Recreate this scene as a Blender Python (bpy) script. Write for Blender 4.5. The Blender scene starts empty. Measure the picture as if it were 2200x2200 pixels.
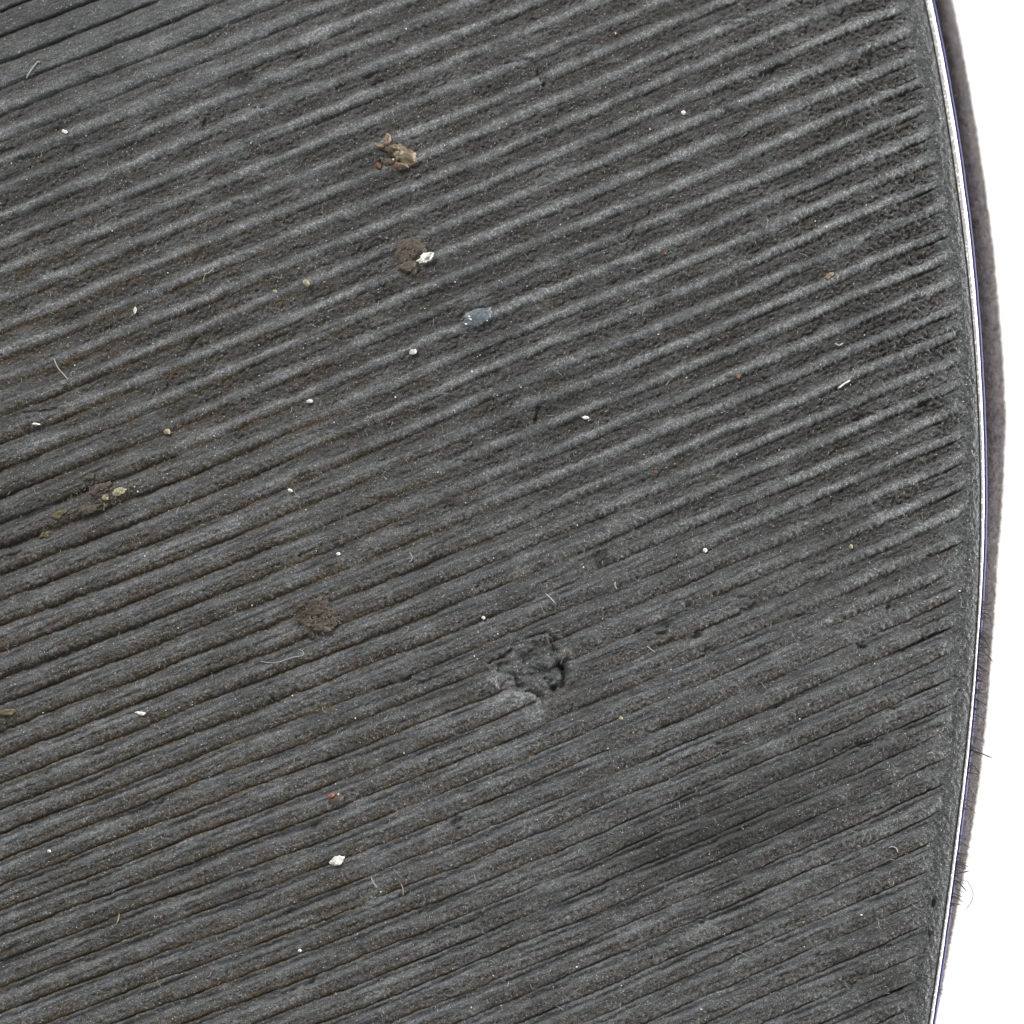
import bpy, math
import numpy as np
from mathutils import Vector

# ------------------------------------------------------------------ scene, camera, light
sc = bpy.context.scene
COL = sc.collection
S = 0.08 / 2200.0            # metres per unit of the layout grid (the view is 80 mm wide)
D = 0.40                     # camera height over the sole
cam_d = bpy.data.cameras.new("camera")
cam = bpy.data.objects.new("camera", cam_d)
COL.objects.link(cam)
cam.location = (0, 0, D)
cam.rotation_euler = (0, 0, 0)
cam_d.sensor_width = 36.0
cam_d.lens = 36.0 * D / 0.08
cam_d.clip_start = 0.01
cam_d.clip_end = 20.0
cam_d.dof.use_dof = True
cam_d.dof.focus_distance = D + 0.0003
cam_d.dof.aperture_fstop = 11.0
sc.camera = cam

world = bpy.data.worlds.new("World")
sc.world = world
world.use_nodes = True
world.node_tree.nodes["Background"].inputs[0].default_value = (0.955, 0.98, 1.0, 1)
world.node_tree.nodes["Background"].inputs[1].default_value = 0.36

def area(name, loc, target, size, size_y, power, col=(1, 1, 1)):
    l = bpy.data.lights.new(name, 'AREA')
    l.shape = 'RECTANGLE'; l.size = size; l.size_y = size_y
    l.energy = power; l.color = col
    o = bpy.data.objects.new(name, l); COL.objects.link(o)
    o.location = loc
    o.rotation_euler = (Vector(target) - Vector(loc)).to_track_quat('-Z', 'Y').to_euler()
    return o

area("key_softbox", (-0.42, 0.62, 0.42), (0, 0, 0), 0.45, 0.30, 13.2, (1.0, 0.995, 0.985))
area("fill_light", (-0.25, -0.55, 0.80), (0, 0, 0), 0.60, 0.60, 2.2, (0.95, 0.98, 1.0))  # added fill, set to the left so the seam recess stays dark
area("table_fill_light", (0.55, 0.0, 0.02), (0.06, 0.0, -0.09), 0.5, 0.12, 16.0, (1, 1, 1))  # unseen light added to keep the table white beside the shoe

sc.view_settings.view_transform = 'Standard'
sc.view_settings.look = 'None'
sc.view_settings.exposure = 0.0
sc.view_settings.gamma = 1.0
sc.view_settings.use_curve_mapping = False
sc.cycles.max_bounces = 6

# ------------------------------------------------------------------ noise
def _hash(ix, iy, seed):
    h = (ix.astype(np.int64) * 374761393 + iy.astype(np.int64) * 668265263 + seed * 2147483647 + 1013904223) & 0xFFFFFFFF
    h = ((h ^ (h >> 13)) * 1274126177) & 0xFFFFFFFF
    h = ((h ^ (h >> 16)) * 2246822519) & 0xFFFFFFFF
    return (h ^ (h >> 15)) & 0xFFFF

GT = np.stack([np.cos(np.arange(65536) / 65536.0 * 2 * np.pi), np.sin(np.arange(65536) / 65536.0 * 2 * np.pi)], 1).astype(np.float32)

def perlin(x, y, seed=0):
    x = np.asarray(x, dtype=np.float64); y = np.asarray(y, dtype=np.float64)
    x, y = np.broadcast_arrays(x, y)
    x0 = np.floor(x); y0 = np.floor(y)
    fx = (x - x0).astype(np.float32); fy = (y - y0).astype(np.float32)
    ix = x0.astype(np.int64); iy = y0.astype(np.int64)
    u = fx * fx * fx * (fx * (fx * 6 - 15) + 10)
    v = fy * fy * fy * (fy * (fy * 6 - 15) + 10)
    def g(dx, dy):
        gr = GT[_hash(ix + dx, iy + dy, seed)]
        return gr[..., 0] * (fx - dx) + gr[..., 1] * (fy - dy)
    a = g(0, 0); b = g(1, 0); c = g(0, 1); d = g(1, 1)
    ab = a + u * (b - a); cd = c + u * (d - c)
    return (ab + v * (cd - ab)) * 1.5

def sstep(a, b, x):
    t = np.clip((np.asarray(x, dtype=np.float64) - a) / (b - a), 0, 1)
    return t * t * (3 - 2 * t)

# ------------------------------------------------------------------ mesh helpers
def W(x, y, z):
    x, y, z = np.broadcast_arrays(np.asarray(x, float), np.asarray(y, float), np.asarray(z, float))
    return np.stack([(x - 1100) * S, (1100 - y) * S, z * S], -1)

def mesh_from(name, V, F, mat, smooth=True, attrs=None):
    """V (n,3) metres, F (m,3|4) int"""
    V = np.ascontiguousarray(V.reshape(-1, 3), dtype=np.float32)
    F = np.ascontiguousarray(F, dtype=np.int32)
    me = bpy.data.meshes.new(name)
    n, k = F.shape
    me.vertices.add(len(V)); me.vertices.foreach_set("co", V.ravel())
    me.loops.add(n * k); me.loops.foreach_set("vertex_index", F.ravel())
    me.polygons.add(n)
    me.polygons.foreach_set("loop_start", np.arange(0, n * k, k, dtype=np.int32))
    me.polygons.foreach_set("loop_total", np.full(n, k, dtype=np.int32))
    me.polygons.foreach_set("use_smooth", np.full(n, smooth, dtype=bool))
    if attrs:
        for an, av in attrs.items():
            at = me.attributes.new(an, 'FLOAT', 'POINT')
            at.data.foreach_set("value", np.ascontiguousarray(av.ravel(), dtype=np.float32))
    me.update(calc_edges=True)
    me.validate()
    if mat: me.materials.append(mat)
    return me

def grid_faces(nr, nc, closed_c=False, flip=False):
    r = np.arange(nr - 1)[:, None]
    c = np.arange(nc if closed_c else nc - 1)[None, :]
    a = r * nc + c; b = r * nc + (c + 1) % nc
    d = (r + 1) * nc + c; e = (r + 1) * nc + (c + 1) % nc
    f = np.stack([a, b, e, d] if flip else [a, d, e, b], -1).reshape(-1, 4)
    return f

def obj(name, me, parent=None):
    o = bpy.data.objects.new(name, me); COL.objects.link(o)
    if parent is not None:
        o.parent = parent
        o.matrix_parent_inverse = parent.matrix_world.inverted() if False else o.matrix_parent_inverse
    return o

def tag(o, label=None, cat=None, group=None, kind=None):
    if label: o["label"] = label
    if cat: o["category"] = cat
    if group: o["group"] = group
    if kind: o["kind"] = kind
    return o

def tubes(lines, radii, sides=3):
    """many thin tubes joined: lines list of (n,3) px arrays (x,y,z px)"""
    Vs = []; Fs = []; off = 0
    for L, R in zip(lines, radii):
        L = np.asarray(L, float); n = len(L)
        T = np.gradient(L, axis=0); T /= np.linalg.norm(T, axis=1, keepdims=True) + 1e-9
        up = np.array([0.13, 0.21, 1.0])
        A = np.cross(T, up); A /= np.linalg.norm(A, axis=1, keepdims=True) + 1e-9
        B = np.cross(T, A)
        ang = np.arange(sides) * 2 * np.pi / sides + 0.5
        tp = np.ones(n); tp[-1] = 0.35; tp[0] = 0.6
        rr = R * tp
        V = L[:, None, :] + rr[:, None, None] * (np.cos(ang)[None, :, None] * A[:, None, :] + np.sin(ang)[None, :, None] * B[:, None, :])
        Vs.append(V.reshape(-1, 3)); Fs.append(grid_faces(n, sides, closed_c=True) + off); off += n * sides
    V = np.concatenate(Vs); F = np.concatenate(Fs)
    return W(V[:, 0], V[:, 1], V[:, 2]), F

# ------------------------------------------------------------------ materials
class NT:
    def __init__(self, name):
        self.m = bpy.data.materials.new(name); self.m.use_nodes = True
        self.t = self.m.node_tree; self.b = self.t.nodes["Principled BSDF"]
        self.tc = self.t.nodes.new("ShaderNodeTexCoord")
    def link(self, a, b): self.t.links.new(a, b)
    def noise(self, px, detail=2.0, rough=0.55, scale3=None, dist=0.0):
        n = self.t.nodes.new("ShaderNodeTexNoise")
        n.inputs["Scale"].default_value = 1.0 / (px * S)
        n.inputs["Detail"].default_value = detail
        n.inputs["Roughness"].default_value = rough
        n.inputs["Distortion"].default_value = dist
        if scale3 is not None:
            mp = self.t.nodes.new("ShaderNodeMapping"); mp.vector_type = 'TEXTURE'
            mp.inputs["Rotation"].default_value = (0, 0, math.radians(scale3[1]))
            mp.inputs["Scale"].default_value = scale3[0]
            self.link(self.tc.outputs["Object"], mp.inputs["Vector"]); self.link(mp.outputs[0], n.inputs["Vector"])
        else:
            self.link(self.tc.outputs["Object"], n.inputs["Vector"])
        return n.outputs["Fac"]
    def ramp(self, src, p0, p1, c0=(0, 0, 0, 1), c1=(1, 1, 1, 1)):
        r = self.t.nodes.new("ShaderNodeValToRGB")
        r.color_ramp.elements[0].position = p0; r.color_ramp.elements[0].color = c0
        r.color_ramp.elements[1].position = p1; r.color_ramp.elements[1].color = c1
        self.link(src, r.inputs[0]); return r.outputs[0]
    def attr(self, name):
        a = self.t.nodes.new("ShaderNodeAttribute"); a.attribute_name = name
        return a.outputs["Fac"]
    def mix(self, fac, a, b):
        n = self.t.nodes.new("ShaderNodeMix"); n.data_type = 'RGBA'
        for s, v in ((n.inputs[0], fac), (n.inputs[6], a), (n.inputs[7], b)):
            if hasattr(v, "is_linked") or hasattr(v, "links"): self.link(v, s)
            elif isinstance(v, tuple): s.default_value = (*v, 1)
            else: s.default_value = v
        return n.outputs[2]
    def math(self, op, a, b=0.0, clamp=False):
        n = self.t.nodes.new("ShaderNodeMath"); n.operation = op; n.use_clamp = clamp
        for s, v in ((n.inputs[0], a), (n.inputs[1], b)):
            if hasattr(v, "links"): self.link(v, s)
            else: s.default_value = v
        return n.outputs[0]
    def bump(self, h, px, strength=1.0, normal=None):
        n = self.t.nodes.new("ShaderNodeBump"); n.inputs["Strength"].default_value = strength
        n.inputs["Distance"].default_value = px * S
        self.link(h, n.inputs["Height"])
        if normal is not None: self.link(normal, n.inputs["Normal"])
        return n.outputs[0]

def rubber(name):
    n = NT(name)
    rough = n.attr("rough"); dirt = n.attr("dirt"); dust = n.attr("dust"); darken = n.attr("darken")
    fine = n.noise(4.6, 2.0, 0.75)
    grain = n.noise(9.0, 3.0, 0.75)
    fibre = n.noise(5.0, 2.0, 0.6, ((5.0, 1.0, 1.0), 21.0))
    streak_shade = n.attr("streak_shade")
    mid = n.noise(46.0, 4.0, 0.65, ((2.2, 1.0, 1.0), 22.0))
    base = n.mix(rough, (0.058, 0.064, 0.074), (0.044, 0.040, 0.032))
    c = n.mix(n.math('MULTIPLY', n.ramp(fibre, 0.40, 0.75), n.math('SUBTRACT', 0.60, n.math('MULTIPLY', rough, 0.35))), base, (0.122, 0.127, 0.136))
    c = n.mix(n.math('MULTIPLY', n.ramp(mid, 0.48, 0.75), 0.40), c, (0.105, 0.109, 0.114))
    c = n.mix(n.math('MULTIPLY', streak_shade, 0.60, True), c, (0.165, 0.173, 0.186))
    c = n.mix(n.math('MULTIPLY', streak_shade, -0.80, True), c, (0.026, 0.027, 0.030))
    c = n.mix(n.math('MULTIPLY', dust, 0.85, True), c, (0.262, 0.268, 0.274))
    dn = n.noise(9.0, 2.0, 0.6)
    c = n.mix(n.math('MULTIPLY', dirt, n.math('ADD', n.ramp(dn, 0.35, 0.7), 0.25), True), c, (0.076, 0.050, 0.023))
    c = n.mix(n.math('MULTIPLY', n.ramp(grain, 0.52, 0.36), 0.50), c, (0.036, 0.034, 0.030))
    c = n.mix(n.math('MULTIPLY', n.ramp(fine, 0.47, 0.33), 0.65), c, (0.024, 0.023, 0.021))
    c = n.mix(n.math('MULTIPLY', n.ramp(fine, 0.54, 0.70), 0.62), c, (0.235, 0.233, 0.226))
    c = n.mix(n.math('MULTIPLY', darken, 0.8, True), c, (0.030, 0.030, 0.028))
    # single pale grains of dust caught in the surface
    sp = n.noise(3.6, 1.0, 0.5)
    c = n.mix(n.ramp(sp, 0.69, 0.76), c, (0.32, 0.315, 0.30))
    n.link(c, n.b.inputs["Base Color"])
    rg = n.math('ADD', n.math('MULTIPLY', rough, 0.32), 0.43)
    n.link(rg, n.b.inputs["Roughness"])
    n.link(n.math('SUBTRACT', 0.26, n.math('ADD', n.math('MULTIPLY', rough, 0.14), n.math('MULTIPLY', darken, 0.08)), True), n.b.inputs["Specular IOR Level"])
    b1 = n.bump(grain, 3.5, 0.9)
    b2 = n.bump(fine, 2.6, 0.9, b1)
    n.link(b2, n.b.inputs["Normal"])
    return n.m

def simple(name, col, col2=None, px=8, rough=0.8, bump=1.5, spec=0.3, trans=0.0, sss=0.0, sheen=0.0):
    n = NT(name)
    if col2:
        n.link(n.mix(n.ramp(n.noise(px, 3.0, 0.65), 0.35, 0.68), col, col2), n.b.inputs["Base Color"])
    else:
        n.b.inputs["Base Color"].default_value = (*col, 1)
    n.b.inputs["Roughness"].default_value = rough
    n.b.inputs["Specular IOR Level"].default_value = spec
    if trans: n.b.inputs["Transmission Weight"].default_value = trans
    if sss:
        n.b.inputs["Subsurface Weight"].default_value = sss
        n.b.inputs["Subsurface Scale"].default_value = 20 * S
    if sheen:
        n.b.inputs["Sheen Weight"].default_value = sheen
        n.b.inputs["Sheen Roughness"].default_value = 0.4
    if bump: n.link(n.bump(n.noise(px * 0.5, 3.0, 0.7), bump, 0.8), n.b.inputs["Normal"])
    return n.m

def edge_strip_mat():
    n = NT("white_edge_strip")
    c = n.mix(n.attr("side"), (0.80, 0.72, 0.54), (0.62, 0.66, 0.80))  # cream to lavender tint: lens colour fringe put into the colour
    c = n.mix(n.ramp(n.noise(6.0, 3.0, 0.7), 0.44, 0.30), c, (0.30, 0.29, 0.30))
    n.link(c, n.b.inputs["Base Color"]); n.b.inputs["Roughness"].default_value = 0.5
    n.link(n.bump(n.noise(4.0, 3.0, 0.7), 1.0, 0.8), n.b.inputs["Normal"])
    return n.m

M = {}
M["rubber"] = rubber("worn_rubber")
M["base"] = simple("black_rubber", (0.05, 0.05, 0.05), (0.07, 0.07, 0.068), 20, 0.7)
M["edge_strip"] = edge_strip_mat()
M["fringe"] = simple("blue_fringe", (0.006, 0.004, 0.038), (0.012, 0.008, 0.070), 6, 0.6, 1.0)
M["suede"] = simple("grey_suede", (0.017, 0.0145, 0.018), (0.042, 0.036, 0.038), 12, 0.95, 6.0, 0.1, sheen=0.15)
M["nap"] = simple("suede_nap", (0.060, 0.050, 0.046), (0.20, 0.160, 0.125), 30, 0.9, 0, 0.1)
M["thread"] = simple("dark_thread", (0.012, 0.010, 0.011), (0.03, 0.025, 0.025), 30, 0.8, 0, 0.2)
M["table"] = simple("white_tabletop", (0.90, 0.90, 0.90), None, 60, 0.8, 0, 0.2)
M["lint"] = simple("pale_lint", (0.16, 0.16, 0.155), (0.42, 0.41, 0.38), 300, 0.7, 0, 0.3)
M["grain"] = simple("pale_grit", (0.22, 0.21, 0.19), (0.62, 0.60, 0.55), 90, 0.6, 0, 0.4)
M["white"] = simple("white_flake", (0.66, 0.65, 0.61), (0.36, 0.33, 0.28), 5, 0.55, 1.2, 0.4)
M["beige"] = simple("beige_crumb", (0.30, 0.26, 0.18), (0.16, 0.135, 0.09), 5, 0.7, 1.2, 0.3)
M["tan"] = simple("tan_shell", (0.20, 0.145, 0.09), (0.085, 0.058, 0.036), 6, 0.6, 1.8, 0.4)
M["resin"] = simple("amber_resin", (0.165, 0.135, 0.088), (0.095, 0.070, 0.040), 14, 0.28, 1.2, 0.5, sss=0.2)
M["orange"] = simple("rust_orange", (0.16, 0.070, 0.032), (0.08, 0.036, 0.018), 5, 0.7, 1.5, 0.3)
M["brown"] = simple("brown_dirt", (0.110, 0.092, 0.074), (0.050, 0.042, 0.034), 6, 0.9, 3.0, 0.2)
M["brownfibre"] = simple("brown_fibre", (0.165, 0.135, 0.106), (0.070, 0.056, 0.044), 20, 0.85, 0, 0.2)
M["yellowdirt"] = simple("ochre_dirt", (0.135, 0.112, 0.068), (0.055, 0.044, 0.028), 6, 0.9, 2.5, 0.2)
M["bluechip"] = simple("blue_grey_chip", (0.090, 0.108, 0.122), (0.055, 0.061, 0.066), 9, 0.40, 2.0, 0.5)
M["darkstone"] = simple("dark_grit", (0.045, 0.038, 0.032), (0.09, 0.07, 0.055), 7, 0.7, 1.5, 0.3)
M["red"] = simple("red_crumb", (0.24, 0.065, 0.03), (0.14, 0.06, 0.03), 5, 0.6, 0.8, 0.3)

# ------------------------------------------------------------------ outline of the shoe (layout grid, y down)
_ed = np.array([(0, 1993), (109, 2014.5), (217, 2032), (326, 2046.5), (435, 2061.6), (543, 2076), (600, 2083), (700, 2091.5),
                (800, 2098.4), (900, 2103.5), (1000, 2107), (1100, 2107.5), (1200, 2105.5), (1300, 2102.7), (1400, 2098), (1500, 2089.5),
                (1600, 2077), (1700, 2065), (1800, 2053.2), (1900, 2040.5), (2000, 2027), (2100, 2012.3), (2200, 1996)], float)
_pf = np.polynomial.Polynomial.fit(_ed[:, 0], _ed[:, 1], 6)
def edge_x(y):
    y = np.asarray(y, float)
    yc = np.clip(y, 0, 2200)
    x = _pf(yc)
    d0 = _pf.deriv()(0.0); d1 = _pf.deriv()(2200.0)
    x = np.where(y < 0, _pf(0.0) + d0 * y - 0.00016 * y * y, x)
    x = np.where(y > 2200, _pf(2200.0) + d1 * (y - 2200), x)
    return x
def rim_w(y):
    return np.interp(y, [-300, 0, 115, 350, 435, 600, 800, 1000, 1200, 1400, 1800, 2000, 2200, 2500],
                        [34, 34, 27, 27, 22, 18, 17, 20, 27, 28, 35, 31, 32, 32])
def strip_w(y):
    return np.interp(y, [-300, 0, 300, 500, 700, 900, 1200, 1400, 1600, 2200, 2500], [15, 15, 16, 15, 12, 9.5, 8, 5.5, 7, 8, 8])
def gap_w(y):
    return np.interp(y, [-300, 0, 217, 543, 900, 1000, 1200, 1400, 1600, 1700, 1800, 1900, 2000, 2100, 2200, 2500],
                        [54, 53, 49, 48, 45, 37, 22, 21, 21, 20, 17, 12, 5, 1, -4, -6])

def catmull(P, step):
    out = []
    n = len(P)
    for i in range(1, n - 2):
        p0, p1, p2, p3 = P[i - 1], P[i], P[i + 1], P[i + 2]
        m = max(2, int(np.linalg.norm(p2 - p1) / step))
        for j in range(m):
            t = j / m
            out.append(0.5 * ((2 * p1) + (p2 - p0) * t + (2 * p0 - 5 * p1 + 4 * p2 - p3) * t * t + (3 * p1 - p0 - 3 * p2 + p3) * t ** 3))
    out.append(P[n - 2])
    return np.array(out)

ys_in = np.arange(-280, 2481, 4.0)
right = np.stack([edge_x(ys_in), ys_in], 1)                         # toe (top) -> heel (bottom)
rest = np.array([right[-30], right[-1], (1790, 3100), (1690, 4200), (1720, 5300), (1500, 6050), (1000, 6380), (480, 6250), (60, 5600),
                 (-120, 4300), (-230, 3000), (-380, 2000), (-470, 1100), (-380, 200), (-120, -500), (300, -980), (820, -1180),
                 (1300, -1080), (1680, -720), right[0], right[30]], float)
loop = np.concatenate([right[:-1], catmull(rest, 40)[:-1]])
tan = np.roll(loop, -1, 0) - np.roll(loop, 1, 0)
tan /= np.linalg.norm(tan, axis=1, keepdims=True)
nrm = np.stack([tan[:, 1], -tan[:, 0]], 1)                          # outward (to the right while going down)
in_view = np.arange(len(loop)) < len(right) - 1
loop_y = np.where(in_view, loop[:, 1], np.where(loop[:, 1] < 1100, -300, 2500))
rimW = np.where(in_view, rim_w(loop_y), np.interp(np.arange(len(loop)), [len(right), len(loop)], [44, 52]))
stripW = np.where(in_view, strip_w(loop_y), np.interp(np.arange(len(loop)), [len(right), len(loop)], [8, 15]))
gapW = np.where(in_view, gap_w(loop_y), 2 + 53 * sstep(len(right), len(loop), np.arange(len(loop))))

def curv(x, y):
    """gentle toe spring and roll of the sole, away from the viewer"""
    return -55.0 * np.clip((750 - y) / 750, 0, 3) ** 2 - 14.0 * np.clip((x - 1500) / 600, 0, 2) ** 2 - 10 * np.clip((500 - x) / 500, 0, 3) ** 2

# ------------------------------------------------------------------ layout of the ribs
def Y0(k):
    k = np.asarray(k, float)
    return np.where(k < 19, 17 + 58.3 * k, 1124.7 + 55.7 * (k - 19))
def rib_y(k, x):
    y0 = Y0(k)
    x = np.asarray(x, float)
    f = np.clip(y0 / 2400.0, -0.2, 1.2)
    y = y0 - (0.418 - 0.053 * f) * x - 0.0000215 * np.clip(f, 0, 2) * x * np.abs(x)
    y = y + 9 * perlin(x / 700, y0 / 600, 5) + 3.4 * perlin(x / 190, y0 / 52.0, 6) + 1.6 * perlin(x / 55, y0 / 31.0, 7)
    return y

DENTS = [  # x, y, rx, ry, angle, depth
    (1167, 165, 9, 15, -25, 16), (1112, 128, 26, 6, -8, 12), (982, 1765, 10, 12, 30, 14), (1914, 1308, 10, 7, -20, 15),
    (1850, 1388, 10, 6, 10, 15), (2006, 1942, 6, 9, 20, 18), (1999, 2010, 6, 8, 0, 12), (1985, 870, 9, 8, 0, 14), (1852, 898, 16, 9, -25, 14),
    (1871, 122, 12, 16, 0, 14), (1660, 150, 26, 8, -24, 13), (1730, 65, 18, 10, -20, 13), (1575, 45, 30, 7, -25, 10), (790, 165, 20, 7, -28, 10),
    (725, 188, 7, 12, 0, 9), (1500, 1365, 10, 9, 0, 14), (1430, 1358, 22, 7, -30, 13), (1374, 1356, 7, 7, 0, 12), (1700, 1500, 30, 7, -22, 8),
    (1430, 1560, 40, 10, -15, 8), (905, 1465, 26, 12, -15, 9), (880, 1455, 8, 8, 0, 8), (1545, 1600, 12, 7, 0, 9), (40, 340, 16, 6, -20, 11),
    (165, 318, 16, 12, 0, 10), (645, 118, 10, 5, -20, 8), (1290, 1195, 12, 12, 0, 8), (1560, 235, 9, 9, 0, 9), (1650, 165, 12, 8, 0, 10),
    (1395, 455, 8, 4, -60, 9), (505, 440, 14, 8, -20, 8), (1610, 1305, 20, 7, -22, 9), (1720, 1325, 24, 6, -20, 9), (2060, 715, 6, 6, 0, 12)]
CRACKS = [  # polyline, width, depth
    ([(1350, 507), (1362, 493), (1373, 476)], 4.5, 8), ([(1151, 908), (1156, 893), (1158, 878)], 6, 11),
    ([(1135, 1371), (1154, 1365), (1179, 1360), (1194, 1376)], 3.2, 13),
    ([(1202, 1428), (1214, 1445), (1216, 1459), (1208, 1475), (1188, 1480)], 6.5, 30),
    ([(1109, 1458), (1119, 1472), (1129, 1484), (1154, 1488)], 3.6, 15),
    ([(1094, 1395), (1080, 1410), (1052, 1426)], 4.0, 12), ([(1119, 1455), (1139, 1452), (1169, 1442)], 6.0, 8),
    ([(1070, 1443), (1101, 1449), (1112, 1459)], 3.0, 10), ([(1170, 1460), (1190, 1464)], 2.6, 9),
    ([(1150, 1488), (1163, 1500), (1170, 1506)], 5.0, 13), ([(1180, 1372), (1190, 1392), (1200, 1405)], 3.5, 10),
    ([(52, 886), (90, 884), (127, 878), (138, 887), (141, 905)], 3.0, 7), ([(62, 900), (61, 931)], 3.0, 8),
    ([(1838, 1598), (1850, 1606), (1872, 1604)], 3.0, 9), ([(1790, 1620), (1850, 1598), (1900, 1590)], 4, 7),
    ([(800, 1480), (870, 1462), (890, 1440)], 4, 7)]
PATCH = [  # pale scuffed places: x, y, rx, ry, angle, strength
    (1106, 1502, 46, 18, -8, 1.6), (1150, 1527, 18, 22, 10, 1.4), (1072, 1460, 34, 16, 20, 1.2), (1195, 1410, 24, 12, -20, 0.7), (480, 1140, 40, 14, -25, 0.6), (100, 590, 26, 8, -25, 0.9),
    (1050, 505, 40, 14, -20, 0.4), (1940, 905, 16, 8, -10, 0.9), (1930, 55, 16, 9, -10, 0.7), (1915, 150, 14, 9, -20, 0.8), (1720, 85, 20, 10, -10, 0.8),
    (1960, 140, 14, 9, 0, 0.6), (1325, 125, 18, 6, -10, 0.8), (1390, 628, 16, 8, -10, 0.9), (1340, 525, 30, 10, -20, 0.55), (1335, 430, 40, 8, -22, 0.5),
    (1790, 555, 20, 8, -25, 0.6), (500, 1140, 30, 10, -20, 0.5), (90, 1290, 24, 9, -20, 0.7), (180, 1430, 30, 10, -20, 0.4), (320, 800, 40, 8, -22, 0.5),
    (330, 640, 30, 8, -22, 0.4), (1225, 1745, 18, 8, -15, 0.6), (1500, 1735, 14, 7, 0, 0.6), (1480, 1855, 30, 10, -20, 0.4), (220, 2185, 14, 8, -20, 0.8),
    (940, 790, 34, 14, -25, 0.45), (1405, 1330, 24, 14, -10, 0.45), (310, 120, 30, 12, -20, 0.45), (770, 205, 26, 6, -20, 0.6), (1560, 560, 40, 8, -24, 0.5)]
_g = np.random.default_rng(23)
PATCH += [(_g.uniform(0, 2000), _g.uniform(0, 2200), _g.uniform(14, 60), _g.uniform(4, 12), -22 + _g.normal(0, 6), _g.uniform(0.2, 0.7)) for _ in range(110)]
DENTS += [(_g.uniform(0, 2000), _g.uniform(0, 2200), _g.uniform(5, 22), _g.uniform(3, 8), -22 + _g.normal(0, 25), _g.uniform(4, 10)) for _ in range(70)]
STAINS = [(1640, 1730, 300, 90, -21, 0.75), (1450, 1850, 200, 60, -20, 0.4), (1960, 2080, 150, 120, 0, 0.4), (40, 20, 260, 190, 0, 0.45), (120, 1090, 240, 110, -15, 0.35), (60, 380, 200, 90, -10, .35), (330, 1950, 300, 160, 0, .25),
          (850, 1500, 260, 60, -20, .2), (510, 166, 26, 20, 0, 1.7), (1292, 1199, 18, 16, 0, 1.5), (1010, 420, 10, 8, 0, .4), (410, 435, 9, 8, 0, .6), (150, 315, 20, 12, 0, .5)]
DIRTS = [(190, 1075, 70, 34, -22, 1.3), (200, 1110, 50, 16, -22, 1.2), (105, 1140, 40, 12, -22, 1.0), (0, 1535, 30, 10, -15, 1.2), (1470, 1370, 50, 16, -20, 0.9),
         (680, 1330, 70, 40, -15, 0.7), (770, 1285, 50, 12, -20, 0.7), (860, 350, 60, 40, 0, 0.4), (880, 550, 55, 50, 0, 0.5), (720, 1770, 24, 12, 0, 0.8),
         (1195, 1500, 30, 20, -30, 0.9), (1810, 600, 18, 10, 0, 0.6), (1385, 1520, 24, 12, 0, .5)]

def blobs(lst, x, y, power=2.0, jitter=0.0, seed=71):
    out = np.zeros(np.shape(x))
    x0, x1, y0, y1 = x.min(), x.max(), y.min(), y.max()
    for (cx, cy, rx, ry, an, st) in lst:
        m = 3 * max(rx, ry)
        if cx + m < x0 or cx - m > x1 or cy + m < y0 or cy - m > y1: continue
        sel = (np.abs(x - cx) < m) & (np.abs(y - cy) < m)
        if not sel.any(): continue
        a = math.radians(an); dx = x[sel] - cx; dy = y[sel] - cy
        u = (dx * math.cos(a) + dy * math.sin(a)) / rx; v = (-dx * math.sin(a) + dy * math.cos(a)) / ry
        r = np.sqrt(u * u + v * v)
        if jitter: r = r + jitter * perlin(dx / (0.5 * rx + 4) + cx, dy / (0.5 * ry + 4) + cy, seed)
        out[sel] += st * np.exp(-np.clip(r, 0, None) ** power)
    return out

def cracks(x, y):
    out = np.zeros(np.shape(x))
    x0, x1, y0, y1 = x.min(), x.max(), y.min(), y.max()
    for P, w, dep in CRACKS:
        P = np.array(P, float); m = 4 * w
        if P[:, 0].max() + m < x0 or P[:, 0].min() - m > x1 or P[:, 1].max() + m < y0 or P[:, 1].min() - m > y1: continue
        sel = (x > P[:, 0].min() - m) & (x < P[:, 0].max() + m) & (y > P[:, 1].min() - m) & (y < P[:, 1].max() + m)
        if not sel.any(): continue
        px = x[sel] + 3 * perlin(x[sel] / 14, y[sel] / 14, 81); py = y[sel] + 3 * perlin(x[sel] / 14, y[sel] / 14, 82)
        best = np.full(px.shape, 1e9)
        for a, b in zip(P[:-1], P[1:]):
            d = b - a; t = np.clip(((px - a[0]) * d[0] + (py - a[1]) * d[1]) / (d @ d), 0, 1)
            best = np.minimum(best, (px - a[0] - t * d[0]) ** 2 + (py - a[1] - t * d[1]) ** 2)
        out[sel] = np.maximum(out[sel], dep * np.exp(-best / (w * w)))
    return out

CA, SA = math.cos(math.radians(22)), math.sin(math.radians(22))

def leather_h(x, y):
    p = x * CA - y * SA; q = x * SA + y * CA
    return 1.5 * perlin(p / 9, q / 5, 22) + 1.2 * perlin(p / 4.4, q / 3.6, 23) + 1.6 * perlin(p / 26, q / 8, 61) + 1.0 * (0.5 - 2 * np.abs(perlin(p / 13, q / 9, 62)))

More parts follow.
